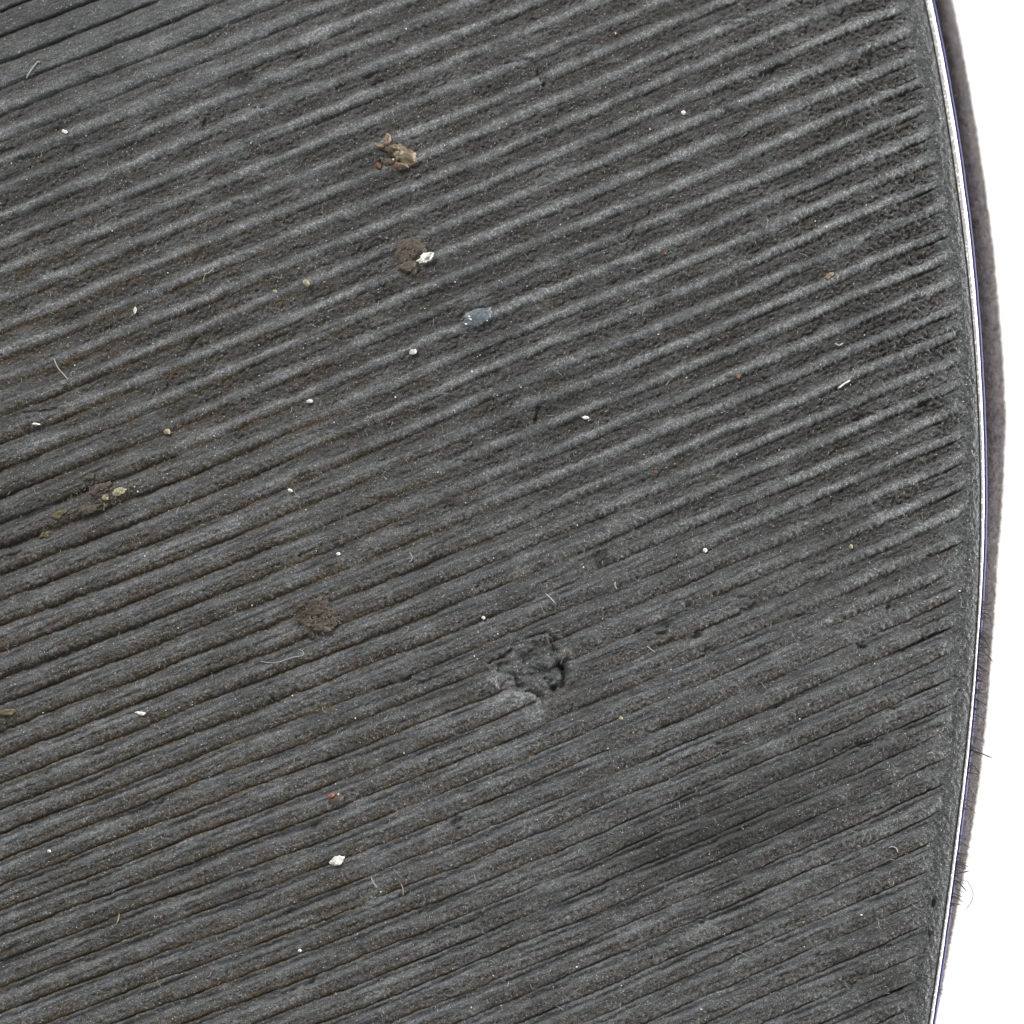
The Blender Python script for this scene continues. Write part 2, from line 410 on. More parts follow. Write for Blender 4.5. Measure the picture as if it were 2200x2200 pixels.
def tread(x, y, t):
    """height, soil and tone masks of the tread at grid position x, y and phase t (0 at one groove, 1 at the next)"""
    p = x * CA - y * SA; q = x * SA + y * CA            # along / across the ribs
    xc = np.clip(x, 0, None); yc_ = np.clip(y, 0, None)
    wC = np.exp(-((xc / 560) ** 2 + (yc_ / 210) ** 2))
    nlow = perlin(x / 420, y / 330, 11)
    wB = sstep(-230, 230, y - (860 + 0.20 * x) + 120 * nlow)
    wD = sstep(-220, 220, y - (1640 - 0.12 * x) + 150 * perlin(x / 300, y / 200, 10)) * wB
    # worn places lose depth
    wear = 0.80 + 0.42 * perlin(p / 240, q / 95, 12) + 0.42 * perlin(p / 95, q / 44, 13) + 0.22 * perlin(p / 36, q / 30, 71)
    wear = wear - 0.38 * np.exp(-(((x - 1330) / 330) ** 2 + ((y - 1470) / 200) ** 2)) - 0.25 * np.exp(-(((x - 780) / 380) ** 2 + ((y - 1050) / 200) ** 2))
    wear = wear + 0.28 * np.exp(-(((x - 150) / 380) ** 2 + ((y - 1550) / 480) ** 2)) + 0.25 * np.exp(-(((x - 1800) / 260) ** 2 + ((y - 350) / 420) ** 2))
    wear = np.clip(wear, 0.10, 1.35)
    wear = wear * (1 - wC) + np.clip(wear, 0.8, 1.3) * wC
    depth = (7.5 * (1 - wB) + (6.8 - 0.6 * wD) * wB) * (1 - wC) + 12.0 * wC
    jag = np.minimum(np.minimum(t, 1 - t) / 0.14, 1.0)
    t = t + (0.35 + 0.65 * wB) * jag * (0.055 * perlin(p / 17, q / 40, 18) + 0.045 * perlin(p / 8, q / 12, 19) + 0.05 * perlin(p / 60, q / 40, 20)) * (1 - 0.6 * wC)
    t = np.clip(t, 0, 1)
    depth = 0.86 * depth * wear
    r = (0.60 * (1 - wB) + 0.46 * wB) * (1 - wC) + 0.18 * wC
    r = np.clip(r + 0.07 * perlin(p / 60, q / 57, 14), 0.12, 0.8)
    dw = 0.16 - 0.06 * wC + 0.06 * perlin(p / 30, q / 57, 15) + 0.12 * (1 - wB) * (1 - wC) + (1 - 0.6 * wC) * (0.35 + 0.65 * wB) * (0.11 * perlin(p / 9, q / 40, 66) + 0.08 * perlin(p / 5, q / 30, 67))
    dw = np.clip(dw, 0.05, 0.45)
    u = np.clip(t / r, 0, 1)
    rise = 1 - (1 - u) ** (1.9 - 0.5 * wB)
    wA = (1 - wB) * (1 - wC)
    rise = rise * (1 - wA) + wA * (0.22 * sstep(0.0, 0.12, t) + 0.78 * sstep(0.62 * r, 1.12 * r, t))
    crown = 0.10 * np.sin(np.pi * np.clip((t - r) / (1 - dw - r), 0, 1))
    v = np.clip((t - (1 - dw)) / dw, 0, 1)
    P = -1 + rise + crown - v * v * (3 - 2 * v)
    # lower part: thin slit, smooth lip, shallow trough, broad fuzzy crown
    dslit = np.clip(0.07 + 0.03 * perlin(p / 40, q / 57, 68) + 0.025 * perlin(p / 8, q / 20, 69), 0.03, 0.2)
    lip = sstep(0.0, 0.07, t) * 0.62 - sstep(0.11, 0.24, t) * 0.50 + sstep(0.25, 0.47, t) * 0.86 + 0.06 * np.sin(np.pi * np.clip((t - 0.4) / 0.55, 0, 1)) - sstep(1 - dslit, 1.0, t) * 0.98
    P = P * (1 - wD) + (-1 + lip) * wD
    h = depth * P
    d = np.minimum(t, 1 - t)
    ck = np.clip(0.35 + 0.7 * wear, 0.2, 1.1) * np.clip(0.50 * wB + 0.75 * wC + 0.02, 0, 1) * np.clip(0.75 + 0.8 * perlin(p / 80, q / 57, 16), 0.1, 1.3)
    h = h - (2.6 + 4.5 * wC) * ck * np.exp(-(d / 0.045) ** 2)
    # roughened bands
    mA = sstep(-0.05, 0.05, t) * (1 - sstep(r * 0.80, r * 1.10, t)) + sstep(1 - dw * 0.7, 1.0, t)
    mB = sstep(r * 0.8, r * 1.35, t) * (1 - 0.5 * sstep(0.985, 1.0, t))
    rough = (mA * (1 - wB) + mB * wB) * (1 - 0.75 * wC) + 0.12
    rough = np.clip(rough * (0.9 + 0.55 * perlin(p / 90, q / 40, 17)), 0, 1)
    n1 = perlin(p / 12, q / 9, 21); n2 = perlin(p / 6.4, q / 5.6, 22); n3 = perlin(p / 3.8, q / 3.8, 23)
    edge = edge_x(y) - x
    chip = np.exp(-((edge - 60) / 330) ** 2) * (1 - sstep(700, 1250, y))
    g = (x * math.cos(0.75) + y * math.sin(0.75)); gg = (-x * math.sin(0.75) + y * math.cos(0.75))
    n4 = perlin(g / 20, gg / 7, 24)
    n5 = 1 - 2 * np.abs(perlin(p / 19, q / 13, 25))
    h = h + rough * ((2.2 - 1.2 * wB) * n1 + (2.5 - 1.0 * wB - 0.3 * wD) * n2 + 2.2 * n3 + chip * (4.5 * n4 + 2.0 * n2) + (1.0 - 0.6 * wB) * n5)
    s1 = perlin(p / 150, q / 11, 42); s2 = perlin(p / 85, q / 6.0, 43); s3 = perlin(p / 260, q / 24, 44)
    h = h + (1 - wC) * (0.55 + 0.45 * wB) * (2.2 * s1 + 1.3 * s2 + 1.6 * s3)
    # smooth bands keep fine lengthwise drag marks
    h = h + (1 - rough) * (0.9 * perlin(p / 70, q / 4.5, 26) + 0.7 * perlin(p / 18, q / 5.0, 27) + 0.35 * n3)
    h = h + 1.6 * perlin(p / 45, q / 26, 28)
    # crater with a lump pressed into it
    cx, cy = 1143.0, 1440.0
    rr = np.sqrt(((x - cx) / 78) ** 2 + ((y - cy) / 66) ** 2) + 0.25 * perlin(x / 26, y / 26, 31)
    ins = 1 - sstep(0.75, 1.05, rr)
    lump = -2 + 6.0 * perlin(x / 34, y / 26, 32) + 3.4 * perlin(x / 11, y / 8, 33) + 0.8 * n3 - 3 * (1 - sstep(0.0, 0.4, np.abs(rr - 0.9)))
    h = h * (1 - 0.85 * ins) + lump * ins + 3.5 * np.exp(-((rr - 1.08) / 0.12) ** 2) * (0.6 + 0.8 * perlin(x / 20, y / 20, 34))
    h = h - 0.60 * blobs(DENTS, x, y, 2.0, 1.0) - 0.62 * cracks(x, y) * (1 + 0.6 * n1)
    # ribs run out into lance shaped tips before the rim
    de = edge - rim_w(y)
    de = de + 16 * perlin(q / 57 + 3.3, p / 900, 45)
    lance = sstep(0, 34, de) * (1 - sstep(55, 150, de)) * (0.45 + 1.0 * perlin(q / 57, p / 300, 41)) * (1 - 0.55 * sstep(1300, 1800, y))
    lw = 0.022 + 0.06 * np.clip(de / 100, 0, 1)
    h = h - 7.5 * np.clip(lance, 0, 1) * (np.exp(-(d / lw) ** 2) + 0.8 * np.exp(-((t - r) / lw) ** 2))
    fade = sstep(-6, 48, de)
    fade = np.where(edge - rim_w(y) < 12, fade * sstep(0, 12, edge - rim_w(y)), fade)
    rimh = -3.0 + 0 * h
    leather = leather_h(x, y)
    h = h * fade + (rimh + leather) * (1 - fade)
    rough = rough * (1 - 0.6 * ins)
    rough = rough * sstep(10, 60, de) + 0.25 * (1 - sstep(10, 60, de))
    # soil, scuffs and tone along the ribs
    left = 1 - sstep(250, 1300, x)
    dirt = sstep(0.0, 0.7, wB + 0.5 * left * sstep(300, 700, y)) * (0.6 + 1.9 * left) * np.exp(-(np.minimum(t, np.clip(1.0 - 0.25 * dw - t, 0, 1)) / 0.10) ** 2) * np.clip(0.8 + 1.2 * perlin(p / 60, q / 57, 51), 0, 1.6)
    lb = left * wB * (1 - wD) * sstep(0.66, 0.92, t + 0.10 * n1 + 0.06 * n2)
    dirt = dirt + 0.8 * lb
    rough = np.clip(rough + 0.5 * lb, 0, 1)
    dirt = dirt + (0.45 + 0.5 * left * sstep(350, 800, y)) * rough * np.clip(0.35 + 0.9 * perlin(p / 55, q / 30, 52), 0, 1)
    dirt = dirt + blobs(DIRTS, x, y, 2.0, 0.6, 53) * (0.35 + 0.65 * rough)
    dirt = dirt * sstep(5, 50, de)
    crest = np.clip(0.25 + 0.95 * wear, 0, 1.1) * np.exp(-((t - (r + (1 - dw - r) * 0.5)) / (0.15 + 0.05 * perlin(p / 40, q / 57, 65))) ** 2) * (1 - wB) * (1 - wC)  # paler tone along the smooth crests
    dust = (0.95 + 0.25 * sstep(900, 1700, x)) * crest * np.clip(0.60 + 0.9 * perlin(p / 130, q / 50, 54) + 0.4 * perlin(p / 24, q / 14, 60), 0, 1.2)
    dust = dust + 0.45 * np.clip(1.4 * perlin(p / 110, q / 45, 55) + 0.7 * perlin(p / 30, q / 14, 59) + 0.5 * perlin(p / 70, q / 9, 70) - 0.1, 0, 1.3) + wB * rough * np.clip(0.16 + 0.25 * n1 + 0.45 * n2 + 0.45 * n3, 0, 0.7)
    dust = dust + 1.0 * blobs(PATCH, x, y, 2.0, 0.5, 56)
    dust = np.clip(dust, 0, 1) * (0.25 + 0.75 * sstep(0, 26, de))
    streak_shade = 1.0 * s1 + 0.9 * s2 + 0.7 * s3 + 0.6 * perlin(p / 40, q / 4.0, 46) + 0.35 * n1
    streak_shade = streak_shade * (0.62 + 0.38 * wB) * (1 - 0.45 * rough) * (0.35 + 0.65 * sstep(0, 80, de)) + 0.10
    lip_shade = wD * (np.exp(-((t - 0.10) / 0.05) ** 2) * 0.75 - np.exp(-((t - 0.25) / 0.07) ** 2) * 0.50) * (0.7 + 0.8 * perlin(p / 120, q / 57, 47))  # lit lip and shaded trough put into the colour
    streak_shade = streak_shade + lip_shade * sstep(10, 60, de)
    darken = np.clip(blobs(STAINS, x, y, 3.0, 0.45, 57), 0, 1) + 0.16 * sstep(0, 1, 1 - np.clip(de / 40, 0, 1))
    darken = darken + 0.38 * lb + 0.30 * mA * (1 - wB) * (1 - wC) * sstep(30, 90, de) + 0.42 * np.clip(perlin(p / 170, q / 110, 58) + 0.4 * perlin(p / 50, q / 40, 63), 0, 1) + 0.30 * wB * (1 - wD) * (1 - sstep(0.10, r, t)) * np.clip(0.8 + 0.6 * perlin(p / 70, q / 50, 64), 0, 1) * sstep(20, 60, de)  # also darker on rough floors and on slopes below the grooves
    return h + curv(x, y), rough, dirt, dust, np.clip(darken, 0, 1), streak_shade

def rib_t(x, y):
    """phase of scattered points"""
    ks = np.arange(-30, 120)
    x = np.asarray(x, float); y = np.asarray(y, float)
    yy = np.stack([rib_y(np.full_like(x, k), x) for k in ks], 0)
    i = np.clip((yy <= y[None]).sum(0) - 1, 0, len(ks) - 2)
    a = np.take_along_axis(yy, i[None], 0)[0]; b = np.take_along_axis(yy, i[None] + 1, 0)[0]
    return (y - a) / (b - a)
def height_at(x, y):
    x = np.atleast_1d(np.asarray(x, float)); y = np.atleast_1d(np.asarray(y, float))
    return tread(x, y, rib_t(x, y))[0]

# ------------------------------------------------------------------ the table
V = W(np.array([-40000, 42000, 42000, -40000]), np.array([40000, 40000, -40000, -40000]), np.full(4, -2480.0))
table = obj("tabletop", mesh_from("tabletop", V, np.array([[0, 1, 2, 3]]), M["table"], False))
tag(table, kind="structure")

# ------------------------------------------------------------------ the shoe
shoe = bpy.data.objects.new("shoe", None); COL.objects.link(shoe)
tag(shoe, "upturned shoe with worn black ribbed rubber sole, white edge line and grey suede upper", "shoe")

MARG = 220.0
def make_sweep(rows, zrows, mat, name, parent, attrs=None, flip=False):
    """rows (nr, n) outward offsets along the outline, zrows (nr, n) heights"""
    X = loop[None, :, 0] + rows * nrm[None, :, 0]; Y = loop[None, :, 1] + rows * nrm[None, :, 1]
    V = W(X, Y, zrows)
    return X, Y, V

# outsole slab under the tread
nl = len(loop)
outsole_me = None
offs = np.array([-12.0, -3.0, -1.5, -6.0])[:, None] * np.ones((1, nl))
zz = np.array([-34.0, -34.0, -110.0, -112.0])[:, None] + curv(loop[:, 0], loop[:, 1])[None]
X, Y, V = make_sweep(offs, zz, None, None, None)
ctr_t = W(800, 2400, -34.0 ).reshape(1, 3); 
# the slab follows the sole's bend, so its top is a ring fan through inset loops
ins_f = np.linspace(0, 1, 14)[1:]
cxy = np.array([850.0, 2400.0])
ringV = [V[0]]
for f in ins_f:
    P = np.stack([X[0], Y[0]], 1) * (1 - f * 0.999) + cxy * f * 0.999
    ringV.append(W(P[:, 0], P[:, 1], -34.0 + curv(P[:, 0], P[:, 1]) - 4))
Vtop = np.stack(ringV[::-1], 0)
Vall = np.concatenate([Vtop, V[1:]], 0)
outsole = obj("outsole", mesh_from("outsole", Vall, grid_faces(Vall.shape[0], nl, True), M["base"]), shoe)

# ribs, one mesh each, meeting at the groove bottoms
NT_ROWS = 25
tt = np.linspace(0, 1, NT_ROWS)
tt = np.clip(tt + 0.022 * np.sin(2 * np.pi * tt), 0, 1)
STEP = 2.8
kmin = int(math.floor((-MARG - 17) / 58.3)) - 1
kmax = int(math.ceil(19 + (2200 + MARG + 0.42 * 2110 - 1124) / 55.7)) + 1
fine_range = {}
for k in range(kmin, kmax + 1):
    xs = np.arange(-MARG, 2140, 20.0)
    ya = rib_y(np.full_like(xs, k), xs); yb = rib_y(np.full_like(xs, k + 1), xs)
    ok = (yb > -MARG) & (ya < 2200 + MARG) & (xs < edge_x(np.clip((ya + yb) / 2, -300, 2500)))
    if ok.sum() < 4: continue
    xl = xs[ok].min(); xr = xs[ok].max()
    reach = xr + 40 > float(edge_x((rib_y(k, xr) + rib_y(k + 1, xr)) / 2)) - 90
    # end of every row
    xe = np.full(NT_ROWS, xr)
    if reach:
        for _ in range(6):
            y_ = (1 - tt) * rib_y(np.full(NT_ROWS, k), xe) + tt * rib_y(np.full(NT_ROWS, k + 1), xe)
            xe = edge_x(y_) - rim_w(y_)
    if (xe - xl).min() < 30: continue
    nc = int((xe.mean() - xl) / STEP) + 2
    c = np.linspace(0, 1, nc)
    Xg = xl + (xe[:, None] - xl) * c[None, :]
    ka = rib_y(np.full(Xg.shape, k), Xg); kb = rib_y(np.full(Xg.shape, k + 1), Xg)
    Yg = (1 - tt[:, None]) * ka + tt[:, None] * kb
    Tg = np.broadcast_to(tt[:, None], Xg.shape)
    h, ro, di, du, st, sk = tread(Xg, Yg, Tg)
    me = mesh_from("rib", W(Xg, Yg, h), grid_faces(NT_ROWS, nc), M["rubber"], True, {"rough": ro, "dirt": di, "dust": du, "darken": st, "streak_shade": sk})
    obj("rib", me, outsole)
    fine_range[k] = (xl, xe.max())

# the rest of the tread, out of the photograph's frame
from math import inf
def inside(px, py, poly):
    c = np.zeros(px.shape, bool)
    x1, y1 = poly[-1]
    for x2, y2 in poly:
        if y1 != y2:
            cond = ((y1 > py) != (y2 > py)) & (px < (x2 - x1) * (py - y1) / (y2 - y1) + x1)
            c ^= cond
        x1, y1 = x2, y2
    return c
inner = (loop - nrm * rimW[:, None])[::8]
Vs = []; Fs = []; off = 0; A4 = [[], [], [], [], []]
tc_ = np.array([0, .04, .12, .3, .5, .7, .88, .95, 1.0])
for k in range(-40, 140):
    xs = np.arange(-560, 2150, 45.0)
    ka = rib_y(np.full_like(xs, k), xs); kb = rib_y(np.full_like(xs, k + 1), xs)
    Yg = (1 - tc_[:, None]) * ka + tc_[:, None] * kb
    Xg = np.broadcast_to(xs, Yg.shape)
    if Yg.max() < -1300 or Yg.min() > 6500: continue
    ins_ = inside(Xg, Yg, inner)
    if k in fine_range:
        a, b = fine_range[k]
        covered = (Xg > a + 1) & (Xg < max(b, 2110) if b > 1900 else Xg < b - 1)
    else: covered = np.zeros(Xg.shape, bool)
    F = grid_faces(len(tc_), len(xs))
    fi = ins_.ravel()[F].all(1) & ~covered.ravel()[F].all(1)
    if not fi.any(): continue
    h, ro, di, du, st, sk = tread(Xg, Yg, np.broadcast_to(tc_[:, None], Yg.shape))
    de = edge_x(np.clip(Yg, -300, 2500))
    Vs.append(W(Xg, Yg, h - 1.5).reshape(-1, 3)); Fs.append(F[fi] + off); off += Xg.size
    for a_, b_ in zip(A4, (ro, di, du, st, sk)): a_.append(b_.ravel())
me = mesh_from("outer_tread", np.concatenate(Vs), np.concatenate(Fs), M["rubber"], True,
               dict(zip(("rough", "dirt", "dust", "darken", "streak_shade"), [np.concatenate(a) for a in A4])))
tag(obj("outer_tread", me, outsole), kind="stuff")

# plain rim round the tread
fr = np.concatenate([[1.16, 1.06], np.linspace(1.0, 0.0, 19)])
rows = -fr[:, None] * rimW[None, :]
X = loop[None, :, 0] + rows * nrm[None, :, 0]; Y = loop[None, :, 1] + rows * nrm[None, :, 1]
p = X * CA - Y * SA; q = X * SA + Y * CA
f2 = np.clip(fr, 0, 1)[:, None]
Z = curv(X, Y) - 3.0 - 4.0 * (1 - f2) ** 3
Z = Z + leather_h(X, Y) * np.clip(f2 * 3, 0.3, 1) - 0.55 * blobs(DENTS, X, Y, 2.0, 1.0)
Z[0] -= 16; Z[1] -= 5
side = np.array([[1.2, -6.0], [2.0, -12.0], [2.0, -40.0]])
Xs = loop[None, :, 0] + side[:, :1] * nrm[None, :, 0]; Ys = loop[None, :, 1] + side[:, :1] * nrm[None, :, 1]
Zs = curv(Xs, Ys) - 7 + side[:, 1:]
Xa = np.concatenate([X, Xs]); Ya = np.concatenate([Y, Ys]); Za = np.concatenate([Z, Zs])
stn = np.concatenate([0.16 * np.ones_like(X), 0.2 * np.ones_like(Xs)])
me = mesh_from("rim", W(Xa, Ya, Za), grid_faces(Xa.shape[0], nl, True), M["rubber"], True,
               {"rough": 0.25 + 0 * Xa, "dirt": 0.05 + 0 * Xa, "dust": 0.06 + 0 * Xa, "darken": stn, "streak_shade": 0.1 + 0.5 * perlin((Xa * CA - Ya * SA) / 60, (Xa * SA + Ya * CA) / 7, 48)})
obj("rim", me, outsole)

# white strip along the sole edge
wob = 0.5 * perlin(loop[:, 0] / 40, loop[:, 1] / 40, 91)
cs = np.array([(-0.05, -40), (0.02, -16), (0.12, -8.5), (0.35, -5.5), (0.62, -6.5), (0.86, -11), (1.0, -20), (1.0, -70)])
rows = 1.2 + cs[:, :1] * (stripW + wob)[None, :]
Z = cs[:, 1:] + curv(loop[:, 0], loop[:, 1])[None] + 0.5 * perlin(loop[None, :, 0] / 9 + 3 * cs[:, :1], loop[None, :, 1] / 9, 92)
X = loop[None, :, 0] + rows * nrm[None, :, 0]; Y = loop[None, :, 1] + rows * nrm[None, :, 1]
edge_strip = obj("edge_strip", mesh_from("edge_strip", W(X, Y, Z), grid_faces(len(cs), nl, True), M["edge_strip"], True, {"side": np.broadcast_to(np.clip(cs[:, :1] * 1.3 - 0.1, 0, 1), X.shape)}), shoe)
tag(edge_strip, "thin white line along the sole edge")
# lens colour fringe built as a dark blue line
ang = np.linspace(0, 2 * np.pi, 7)[:-1]
cw = 4.4
rows = 1.2 + (stripW + wob)[None, :] + 2.6 + cw * np.cos(ang)[:, None]
Z = -27 + cw * 1.5 * np.sin(ang)[:, None] + curv(loop[:, 0], loop[:, 1])[None] + 1.0 * perlin(loop[None, :, 0] / 11, loop[None, :, 1] / 11, 93)
X = loop[None, :, 0] + rows * nrm[None, :, 0]; Y = loop[None, :, 1] + rows * nrm[None, :, 1]
Vc = W(X, Y, Z); Vc = np.concatenate([Vc, Vc[:1]], 0)
fringe = obj("fringe_line", mesh_from("fringe_line", Vc, grid_faces(7, nl, True), M["fringe"]), shoe)
tag(fringe, "dark blue lens fringe line beside the white edge")

# suede upper, bulging past the sole then closing in down to the table
DPX = D / S
th = np.linspace(0, np.pi / 2, 16)
par = (loop[:, 0] - 1100) / DPX * 240.0
par = np.where(in_view, par, np.interp(np.arange(nl), [len(right), nl], [par[len(right) - 2], par[0]]))
base_off = 1.2 + stripW - 6
gw = gapW + 6 + np.clip(par, 0, 40)
udep = np.where(in_view, np.interp(loop_y, [-300, 0, 600, 900, 1150, 1500, 2500], [190, 190, 150, 120, 85, 70, 60]), np.interp(np.arange(nl), [len(right), nl], [60, 190]))
R_ = []; Z_ = []
und = 2.5 * perlin(loop[:, 0] / 120, loop[:, 1] / 120, 94) + 1.2 * perlin(loop[:, 0] / 30, loop[:, 1] / 30, 95)
for a in th:
    R_.append(base_off + gw * math.sin(a) ** 0.9 + und * math.sin(a)); Z_.append(-udep - 130 * (1 - math.cos(a)) + 0.35 * udep * math.sin(a) ** 2 * math.cos(a))
for o_, z_ in ((0, -420), (-6, -560), (-40, -900), (-130, -1400), (-300, -1900), (-560, -2300), (-760, -2478)):
    R_.append(base_off + gw + o_); Z_.append(np.full(nl, float(z_)))
R_ = np.array(R_); Z_ = np.array(Z_)
Z_[:16] += curv(loop[:, 0], loop[:, 1])[None] * 1.0
Z_[16:20] += curv(loop[:, 0], loop[:, 1])[None] * np.array([0.9, .7, .4, .2])[:, None]
Z_[-1] = -2478
X = loop[None, :, 0] + R_ * nrm[None, :, 0]; Y = loop[None, :, 1] + R_ * nrm[None, :, 1]
upper = obj("upper", mesh_from("upper", W(X, Y, Z_), grid_faces(R_.shape[0], nl, True), M["suede"]), shoe)
tag(upper, "soft grey-brown suede upper showing past the sole edge")

rng = np.random.default_rng(7)
# suede nap, warm coloured to stand in for the lens colour fringe too
lines = []; rad = []
for i in range(7500):
    j = rng.integers(0, len(right) - 2); a = 0.25 + 1.31 * math.sqrt(rng.uniform(0, 1))
    o_ = base_off[j] + gw[j] * math.sin(a) ** 0.9
    z_ = -udep[j] - 130 * (1 - math.cos(a)) + 0.35 * udep[j] * math.sin(a) ** 2 * math.cos(a) + curv(loop[j, 0], loop[j, 1])
    x_ = loop[j, 0] + nrm[j, 0] * o_ ; y_ = loop[j, 1] + nrm[j, 1] * o_ + rng.uniform(-2, 2)
    L = rng.uniform(5, 12); th_ = rng.uniform(-2.2, 2.2)
    dx = abs(math.cos(th_)) * (0.35 + 0.35 * (a > 1.35)); dy = math.sin(th_)
    s = np.linspace(0, 1, 4)
    bow = rng.uniform(-3, 3)
    lines.append(np.stack([x_ + dx * L * s + bow * s * (1 - s) + 1.2 * s, y_ + dy * L * s, z_ + 1 + 3.0 * np.sin(np.pi * s)], 1)); rad.append(rng.uniform(0.4, 0.85))
V, F = tubes(lines, rad)
tag(obj("nap", mesh_from("nap", V, F, M["nap"]), upper), kind="stuff")
# frayed dark threads from the seam
lines = []; rad = []
def seam_point(y, extra=0):
    return float(edge_x(y) + strip_w(y)) + extra
for i in range(120):
    y_ = float(rng.choice([rng.normal(1380, 45), rng.normal(1470, 60), rng.normal(1590, 40), rng.normal(1880, 40), rng.uniform(1250, 2150)]))
    L = rng.uniform(12, 30) * (0.6 if y_ > 2000 else 1)
    x_ = seam_point(y_, 1); s = np.linspace(0, 1, 6); sl = rng.uniform(0.0, 0.7); b = rng.uniform(-6, 8)
    lines.append(np.stack([x_ + L * s, y_ + sl * L * s + b * s * s, -30 - 14 * s + 4 * np.sin(3 * s)], 1)); rad.append(rng.uniform(0.6, 1.3))
for (y_, L, sl, b) in ((1300, 24, .1, -8), (1360, 22, .5, 20), (1395, 34, .3, 18), (1425, 26, -.1, 4), (1612, 52, .25, 6), (1878, 34, .05, -6), (1890, 30, .5, 14)):
    x_ = seam_point(y_, 1); s = np.linspace(0, 1, 8)
    lines.append(np.stack([x_ + L * s, y_ + sl * L * s + b * s * s, -30 - 10 * s], 1)); rad.append(1.4)
V, F = tubes(lines, rad, 4)
tag(obj("frayed_threads", mesh_from("frayed_threads", V, F, M["thread"]), upper), "short dark frayed threads sticking out of the seam", kind="stuff")

# ------------------------------------------------------------------ dirt and crumbs lying on the sole
def ico(sub):
    import bmesh
    bm = bmesh.new(); bmesh.ops.create_icosphere(bm, subdivisions=sub, radius=1.0)
    V = np.array([v.co[:] for v in bm.verts]); F = np.array([[v.index for v in f.verts] for f in bm.faces]); bm.free()
    return V, F
ICO = {s: ico(s) for s in (1, 2, 3, 4)}
def lump_geo(cx, cy, rx, ry, rz, ang, seed, amp=0.35, sub=3, lift=0.25, power=1.0):
    V, F = ICO[sub]; V = V.copy()
    n = perlin(V[:, 0] * 1.3 + seed * 3.1 + V[:, 2], V[:, 1] * 1.3 + V[:, 2] * 0.7, seed) + 0.55 * perlin(V[:, 0] * 3.1 - V[:, 2] + seed, V[:, 1] * 3.1 + V[:, 2] * 2, seed + 1) + 0.3 * perlin(V[:, 0] * 7 + V[:, 2] * 3, V[:, 1] * 7 - V[:, 2] * 2 + seed, seed + 2)
    V = V * (1 + amp * n)[:, None]
    a = math.radians(ang); x = V[:, 0] * rx; y = V[:, 1] * ry
    z0 = float(height_at(cx, cy)[0])
    return np.stack([cx + x * math.cos(a) - y * math.sin(a), cy + x * math.sin(a) + y * math.cos(a), z0 + rz * lift + V[:, 2] * rz], 1), F
def lump(name, cx, cy, rx, ry, rz, ang, seed, mat, parent=None, amp=0.35, sub=3, lift=0.25, smooth=True):
    V, F = lump_geo(cx, cy, rx, ry, rz, ang, seed, amp, sub, lift)
    return obj(name, mesh_from(name, W(V[:, 0], V[:, 1], V[:, 2]), F[:, ::-1], M[mat], smooth), parent)
def fibre_ball(name, cx, cy, rx, ry, n, seed, mat, parent, zr=10, L0=(8, 22), r=(0.5, 1.0)):
    g = np.random.default_rng(seed); ls = []; rd = []
    z0 = float(height_at(cx, cy)[0])
    for i in range(n):
        a = g.uniform(0, 6.283); rr = math.sqrt(g.uniform(0, 1))
        x0 = cx + rx * rr * math.cos(a); y0 = cy + ry * rr * math.sin(a); L = g.uniform(*L0); th0 = g.uniform(0, 6.283); cu = g.uniform(-2.2, 2.2)
        s = np.linspace(0, 1, 6); an = th0 + cu * s
        x = x0 + np.cumsum(np.cos(an)) * L / 6; y = y0 + np.cumsum(np.sin(an)) * L / 6
        z = z0 + zr * (1 - 0.6 * rr) * g.uniform(0.3, 1.0) + 4 * np.sin(np.pi * s) * g.uniform(-.5, 1)
        ls.append(np.stack([x, y, z], 1)); rd.append(g.uniform(*r))
    V, F = tubes(ls, rd)
    return obj(name, mesh_from(name, V, F, M[mat]), parent)
def thing(name, cx, cy, label, cat, group=None):
    o = bpy.data.objects.new(name, None); COL.objects.link(o)
    return tag(o, label, cat, group)

# tan debris with the amber resin bead
t = thing("debris_clump", 854, 330, "tan and orange debris clump with a shiny amber bead, topmost on the sole", "debris")
lump("resin_bead", 872, 334, 24, 17, 10, 18, 101, "resin", t, 0.30, 4, 0.4)
lump("husk", 860, 330, 12, 16, 8, 10, 112, "tan", t, 0.5, 4, 0.6)
lump("husk", 842, 322, 22, 11, 9, 25, 102, "brown", t, 0.45)
lump("husk", 831, 300, 7, 13, 7, 15, 103, "tan", t, 0.5)
lump("husk", 817, 312, 11, 5, 6, 10, 104, "tan", t, 0.5)
lump("husk", 851, 317, 11, 6, 8, 30, 105, "tan", t, 0.45, lift=1.0)
lump("husk", 838, 348, 20, 8, 7, 10, 106, "brown", t, 0.5)
lump("husk", 862, 353, 14, 5, 6, 12, 107, "tan", t, 0.5)
lump("orange_crumb", 813, 355, 6, 7, 6, 0, 108, "orange", t, 0.35)
lump("orange_crumb", 851, 356, 7, 4, 5, 0, 109, "orange", t, 0.4)
lump("pale_grain", 845, 342, 2.6, 2.6, 3, 0, 110, "white", t, 0.2, 2, 3.0)
fibre_ball("fibres", 840, 335, 26, 22, 46, 111, "brownfibre", t, 14)
